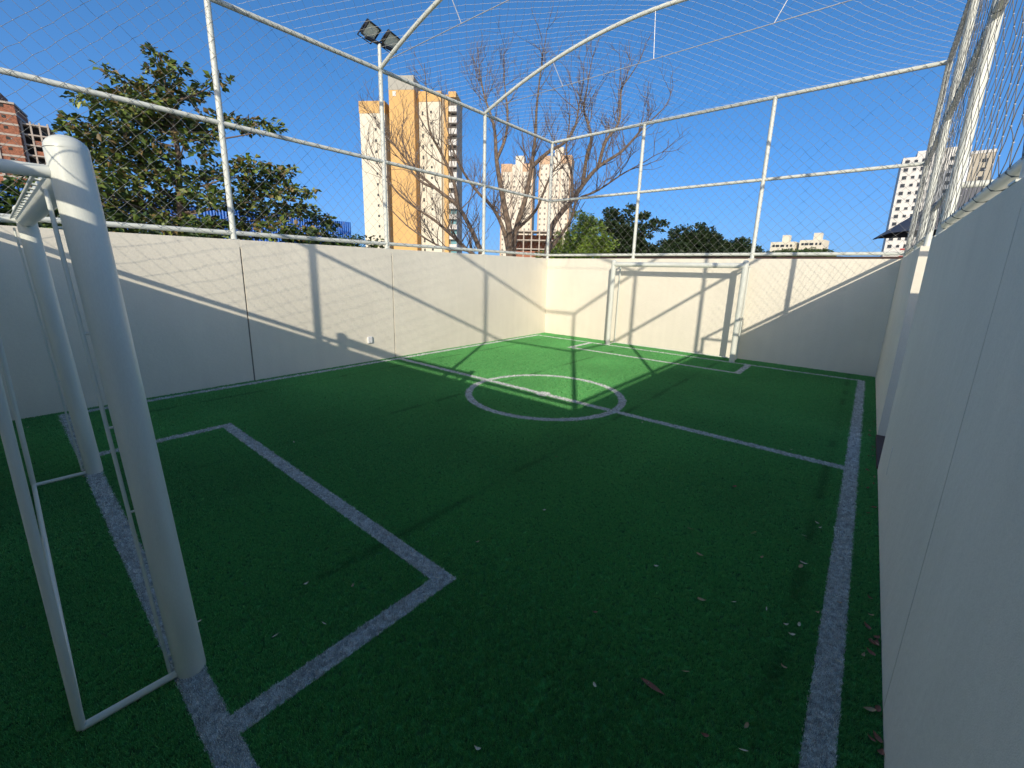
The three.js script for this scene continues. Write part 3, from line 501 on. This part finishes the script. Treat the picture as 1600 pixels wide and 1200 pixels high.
{ // cream tower with yellow core
  const a = 52.4, g = thing('apartment_tower', 'tall cream apartment tower with a yellow lift core', 'building', polar(a, 130), (a - 18) * Math.PI / 180 * 1 + 0);
  const HL = 45.6, HC = 51.5, HR = 49;
  part('left_block', bx(-13.5, -6.4, 0, HL - 3, -9, 0), B.cream, g); part('roof_band', bx(-13.6, -6.3, HL - 3, HL, -9.1, 0.1), B.yellow, g);
  part('link_wall', bx(-6.4, 8.4, 0, HR - 4, -10, -5), B.beige, g);
  part('lift_core', bx(-5.0, 1.9, 0, HC - 3.4, -6, 0.2), B.yellow, g); part('tank_top', bx(-5.05, 1.95, HC - 3.4, HC, -6.05, 0.25), B.grey, g); part('core_vent', bx(-3.9, -3.0, HC - 4.9, HC - 3.7, 0.2, 0.3), B.white, g);
  part('core_edge', bx(1.9, 2.05, 0, HC - 3.4, -6, 0.1), B.ochre, g);
  part('right_block', bx(2.1, 8.4, 0, HR - 2.6, -12, -3.4), B.cream, g); part('roof_band', bx(2.0, 8.5, HR - 2.6, HR, -12.1, -3.3), B.yellow, g);
  part('fin', bx(9.2, 10.4, 0, HR - 1, -11, -3.2), B.yellow, g); part('recess_wall', bx(8.4, 9.2, 0, HR - 1.4, -11, -4.4), B.beige, g);
  part('balcony_core', bx(10.4, 12.4, 0, HR - 1.4, -13, -5.2), B.beige, g); part('roof_band', bx(10.4, 12.5, HR - 1.4, HR, -13.1, -3.8), B.yellow, g);
  for (let f = 0; f < 15; f++) {
    const y = HL - 4.2 - f * 2.82;
    win(g, -9.1, y, 0, 0.5, 0.62, B.glass, false); if (f > 4 && f % 3) win(g, -7.0, y - 0.3, 0, 0.42, 1.0, B.glass, false);
    const yr = HR - 5.2 - f * 2.82;
    win(g, 5.6, yr, -3.4, 0.55, 0.62, B.glass, false); win(g, 3.2, yr - 0.3, -3.4, 0.45, 1.0, B.glass, false);
    win(g, -5.7, y - 0.5, -5, 0.8, 1.2);
    const s = part('balcony', bx(10.5, 12.7, HR - 5.0 - f * 2.82, HR - 3.6 - f * 2.82, -5.2, -3.6), B.white, g);
    win(g, 11.5, HR - 2.75 - f * 2.82, -5.18, 1.7, 1.4, f > 9 ? B.teal : B.glass, false);
  }
}
function twin(label, az, d, w, h, cols, roofx) {
  const g = thing('apartment_tower', label, 'building', polar(az, d), (az - 8) * Math.PI / 180);
  part('wall', bx(-w / 2, w / 2, 0, h - 4.2, -14, 0), B.pale, g);
  part('roof_band', bx(-w / 2 - 0.1, -w * 0.16, h - 4.2, h, -14.1, 0.15), B.stain, g); part('roof_band', bx(w * 0.16, w / 2 + 0.1, h - 4.2, h, -14.1, 0.15), B.stain, g); part('centre_parapet', bx(-w * 0.16, w * 0.16, h - 4.2, h - 0.4, -14, 0.1), B.pale, g);
  part('tank_house', bx(roofx - 2.4, roofx + 2.4, h - 0.4, h + 4.6, -9, -2), B.pale, g);
  for (const x of [-w / 2 + 0.4, w / 2 - 0.4]) part('corner_stripe', bx(x - 0.35, x + 0.35, 0, h - 4.2, 0, 0.2), B.stain, g);
  for (const x of [-w * 0.17, w * 0.17]) part('groove_shaft', bx(x - 0.4, x + 0.4, 0, h - 4.6, 0, 0.25), B.seam, g);
  for (let f = 0; f < 18; f++) for (const x of cols) win(g, x * w, h - 6.5 - f * 2.9, 0, 0.9, 1.0, B.shutter, false);
}
twin('left of the twin cream and orange towers behind bare branches', 39.0, 260, 18.5, 60.5, [-0.42, -0.27, -0.08, 0.08, 0.27, 0.41], 1.0);
twin('right of the twin cream and orange towers, the taller', 34.3, 250, 17.5, 62.5, [-0.42, -0.27, -0.08, 0.08, 0.27, 0.41], 1.5);
{ // half-built block below the twin towers
  const g = thing('unfinished_building', 'low unfinished concrete and brick block below the twin towers', 'building', polar(35.9, 150), 35.9 * Math.PI / 180);
  for (let f = 0; f < 5; f++) { part('slab', bx(-8.4, 8.4, 2.9 + f * 2.9, 3.25 + f * 2.9, -8, 0.3), B.conc, g); if (f < 3) part('brick_infill', bx(-8, 6, f * 2.9 + 0.36, f * 2.9 + 2.4, -7, -0.3), B.brick, g); }
  for (let i = 0; i < 7; i++) part('column', bx(-8.2 + i * 2.65, -7.8 + i * 2.65, 0, i % 2 ? 15.2 : 14.6, -0.25, 0.15), B.conc, g);
  part('back_wall', bx(-8.2, 8.2, 0, 14, -8, -7.6), B.brick, g);
}
{ // unfinished brick tower at the left edge
  const a = 86.7, g = thing('brick_tower', 'unfinished red brick tower with pale floor bands at the left edge', 'building', polar(a, 200), (a - 10) * Math.PI / 180);
  part('brick_front', bx(-20, 0, 0, 45.4, -14, 0), B.brick, g); part('stair_head', bx(-20, -3.2, 45.4, 49.5, -12, -0.5), B.brick, g);
  for (let f = 0; f < 16; f++) { part('floor_band', bx(-20.1, 0.1, 2.2 + f * 2.9, 2.75 + f * 2.9, -14.1, 0.12), B.conc, g); win(g, -2.6, 4.4 + f * 2.9, 0, 0.8, 0.8, B.dark, false); win(g, -7.8, 4.2 + f * 2.9, 0, 1.8, 1.4, B.dark, false); }
  part('pilaster', bx(-5.3, -4.7, 0, 45.4, 0, 0.35), B.conc, g);
  for (let f = 0; f < 15; f++) part('open_slab', bx(0.1, 6.2, 0.4 + f * 2.9, 0.8 + f * 2.9, -16, -1.5), B.conc, g);
  for (const [x, z] of [[0.4, -1.8], [2.3, -1.8], [4.2, -1.8], [6.0, -1.8], [2.3, -9], [4.2, -9], [6.0, -15.6], [6.0, -9], [0.4, -15.6]]) part('column', bx(x - 0.2, x + 0.2, 0, 42, z - 0.25, z + 0.25), B.conc, g);
  part('inner_wall', bx(0.1, 4.1, 0, 41, -12, -4.4), B.dark, g);
  for (let f = 0; f < 14; f += 1) if (f % 3 !== 1) part('low_infill', bx(2.5, 4.0, 0.8 + f * 2.9, 2.0 + f * 2.9, -2.0, -1.7), B.brick, g);
}
{ // white tower beyond the far right corner
  const a = -2.65, g = thing('apartment_tower', 'tall white apartment tower with stepped roof beyond the right corner', 'building', polar(a, 240), (a + 5) * Math.PI / 180);
  part('wall', bx(-9.6, 2.0, 0, 48.2, -16, 0), B.white, g); part('roof_step', bx(-5.6, 2.0, 48.2, 50.2, -14, -0.2), B.white, g); part('roof_step', bx(-1.8, 2.0, 50.2, 54.0, -12, -0.4), B.white, g);
  part('right_wing', bx(2.2, 9.0, 0, 50.6, -18, -1.2), B.white, g);
  for (let f = 0; f < 16; f++) {
    const y = 46.6 - f * 2.9; win(g, -8.1, y, 0, 1.3, 1.3); win(g, -5.6, y, 0, 1.0, 1.0); win(g, -2.6, y, 0, 2.6, 1.5); win(g, -0.1, y, 0, 1.0, 1.2); win(g, 4.6, y, -1.2, 1.5, 1.3); win(g, 7.2, y, -1.2, 1.1, 1.2);
    if (f > 10 && f < 14) part('red_band', bx(-4.6, 1.8, y - 1.5, y - 0.9, 0, 0.35), B.red, g);
  }
}
{
  const a = -5.2, g = thing('apartment_block', 'pale beige block with a brown stripe right of the white tower', 'building', polar(a, 230), (a + 5) * Math.PI / 180);
  part('wall', bx(-1.5, 4.5, 0, 45.0, -14, 0), B.beige, g); part('stripe', bx(-2.1, -1.3, 0, 44.2, -14, 0.3), B.brown, g); part('parapet', bx(-1.6, 4.6, 45.0, 46.0, -14, 0.15), B.white, g);
  for (let f = 0; f < 14; f++) win(g, 2.2, 42.6 - f * 2.9, 0, 1.4, 1.2, B.glass, false);
}
{
  const a = -6.4, g = thing('house', 'low white building with teal glazing above the right wall', 'building', polar(a, 60), a * Math.PI / 180);
  part('wall', bx(-0.2, 5, 0, 9.2, -6, 0), B.white, g); part('parapet', bx(-0.3, 5.1, 9.2, 9.9, -6.1, 0.1), B.white, g); win(g, 1.6, 8.2, 0, 2.2, 1.2, B.teal); win(g, 1.6, 5.2, 0, 2.2, 1.2, B.teal);
}
function farBlock(label, az, w, h, tx) {
  const g = thing('apartment_block', label, 'building', polar(az, 215), (az - 12) * Math.PI / 180, 'far cream blocks');
  part('wall', bx(-w / 2, w / 2, 0, h, -9, 0), B.cream, g); part('tank_house', bx(tx - 1.2, tx + 1.2, h, h + 2.8, -6, -2), B.cream, g);
  for (let f = 0; f < 4; f++) for (const [x, ww] of [[-0.36, 0.9], [-0.2, 1.3], [0.0, 1.3], [0.2, 0.7], [0.36, 0.7]]) win(g, x * w, h - 1.6 - f * 2.5, 0, ww, 0.9, B.glass, false);
}
farBlock('left one of two small far cream blocks over the far wall', 8.2, 8.6, 15.6, 0.4);
farBlock('right one of two small far cream blocks over the far wall', 5.6, 8.2, 16.2, 1.1);
{ // square parasol beyond the right wall
  const p = polar(-5.15, 15, -0.1), g = thing('parasol', 'dark grey square parasol showing above the far right corner', 'parasol', p, 0.25);
  const cloth = std(lin(0.15, 0.15, 0.165), 0.9, { side: THREE.DoubleSide }), s = 1.25, y0 = 2.84, y1 = 4.0;
  const c = [V(-s, y0, -s), V(s, y0, -s), V(s, y0, s), V(-s, y0, s)], top = V(0, y1, 0);
  const tri = []; for (let k = 0; k < 4; k++) { const a = c[k], b = c[(k + 1) % 4], m = a.clone().lerp(b, 0.5); m.y += 0.05; m.multiplyScalar(1); for (const f of [[a, top, m], [m, top, b]]) for (const v of f) tri.push(v.x, v.y, v.z); }
  const ge = new THREE.BufferGeometry(); ge.setAttribute('position', new THREE.Float32BufferAttribute(tri, 3)); ge.computeVertexNormals(); part('canopy', ge, cloth, g);
  part('pole', tube(V(0, 0, 0), V(0, y1, 0), 0.035), M.black, g);
  for (const q of c) part('rib', tube(V(0, y0 + 0.35, 0).lerp(q, 0.02), q.clone().add(V(0, -0.015, 0)), 0.012, 0.012, 6), M.black, g);
  part('base', bx(-0.3, 0.3, 0, 0.08, -0.3, 0.3), M.black, g);
}

// ---------------------------------------------------------------- litter on the turf
{
  const leafShape = (L, w, curl) => { const g = new THREE.PlaneGeometry(L, w, 8, 2), p = g.attributes.position; for (let i = 0; i < p.count; i++) { const t = Math.min(1, Math.max(0, p.getX(i) / L + 0.5)), k = Math.sin(Math.PI * Math.pow(t, 0.75)); p.setY(i, p.getY(i) * Math.max(0.04, k)); p.setZ(i, curl * (t - 0.5) ** 2 * L * 4 + Math.abs(p.getY(i)) * 0.5); } g.rotateX(-Math.PI / 2); g.computeVertexNormals(); return g; };
  const mats = { brown: std(lin(0.23, 0.09, 0.055), 0.7, { side: THREE.DoubleSide }), tan: std(lin(0.40, 0.28, 0.16), 0.8, { side: THREE.DoubleSide }), pale: std(lin(0.62, 0.56, 0.42), 0.8, { side: THREE.DoubleSide }), green: std(lin(0.14, 0.22, 0.05), 0.7, { side: THREE.DoubleSide }) };
  const leafs = [leafShape(0.045, 0.02, 0.18), leafShape(0.03, 0.013, 0.3), leafShape(0.035, 0.006, 0.1)];
  const drop = (x, z, geo, mat, label, group) => { const m = solo('fallen_leaf', geo, mat, label, 'leaf', group); m.position.set(x, 0.013, z); m.rotation.set(rr(-0.2, 0.2), rr(0, 6.28), rr(-0.2, 0.2)); return m; };
  const big = drop(6.272, 8.155, leafShape(0.105, 0.024, 0.06), mats.brown, 'long reddish brown leaf, the largest on the turf in the foreground'); big.rotation.set(0, -0.05, 0);
  const where = (x, z) => z > 9.3 ? 'behind the near goal line' : x > 6.6 ? 'on the right touchline strip' : z > 8.2 && x < 5.25 ? 'inside the near goal area' : Math.hypot(x - CX, z - CZ) < 1.3 ? 'at the centre circle' : z < 4.9 ? 'beyond the halfway line' : z > 7.2 && x > 5.25 ? 'in the right foreground' : z > 6.3 ? 'between near goal area and right touchline' : 'just this side of the halfway line';
  const kind = { pale: ['tiny pale dry leaf scrap', 'curled pale scrap', 'thin pale stalk'], tan: ['larger tan leaf', 'small tan leaf', 'thin tan stalk'], brown: ['dark brown leaf', 'small dark brown leaf', 'brown stalk'], green: ['fallen green leaf', 'green scrap', 'green stalk'] };
  LITTER.forEach(([x, z, k, c]) => { const t = `${kind[c][k]} on the turf ${where(x, z)}`; drop(x, z, leafs[k], mats[c], t, t.replace(' leaf', ' leaves')); });
  for (let i = 0; i < 34; i++) { const z = 3 + Math.pow(rnd(), 0.7) * 6.3, t = `${i % 3 ? 'brown' : 'tan'} dry leaf at the foot of the right wall, ${z < 4.8 ? 'by the gate opening' : z < 6.6 ? 'just this side of the gate' : z < 7.9 ? 'below the wall joint' : 'closest to the camera'}`; drop(rr(6.93, 6.985), z, leafs[i % 2], [mats.brown, mats.tan][i % 3 ? 0 : 1], t, t.replace('dry leaf', 'dry leaves')); }
}
renderer.render(scene, camera);
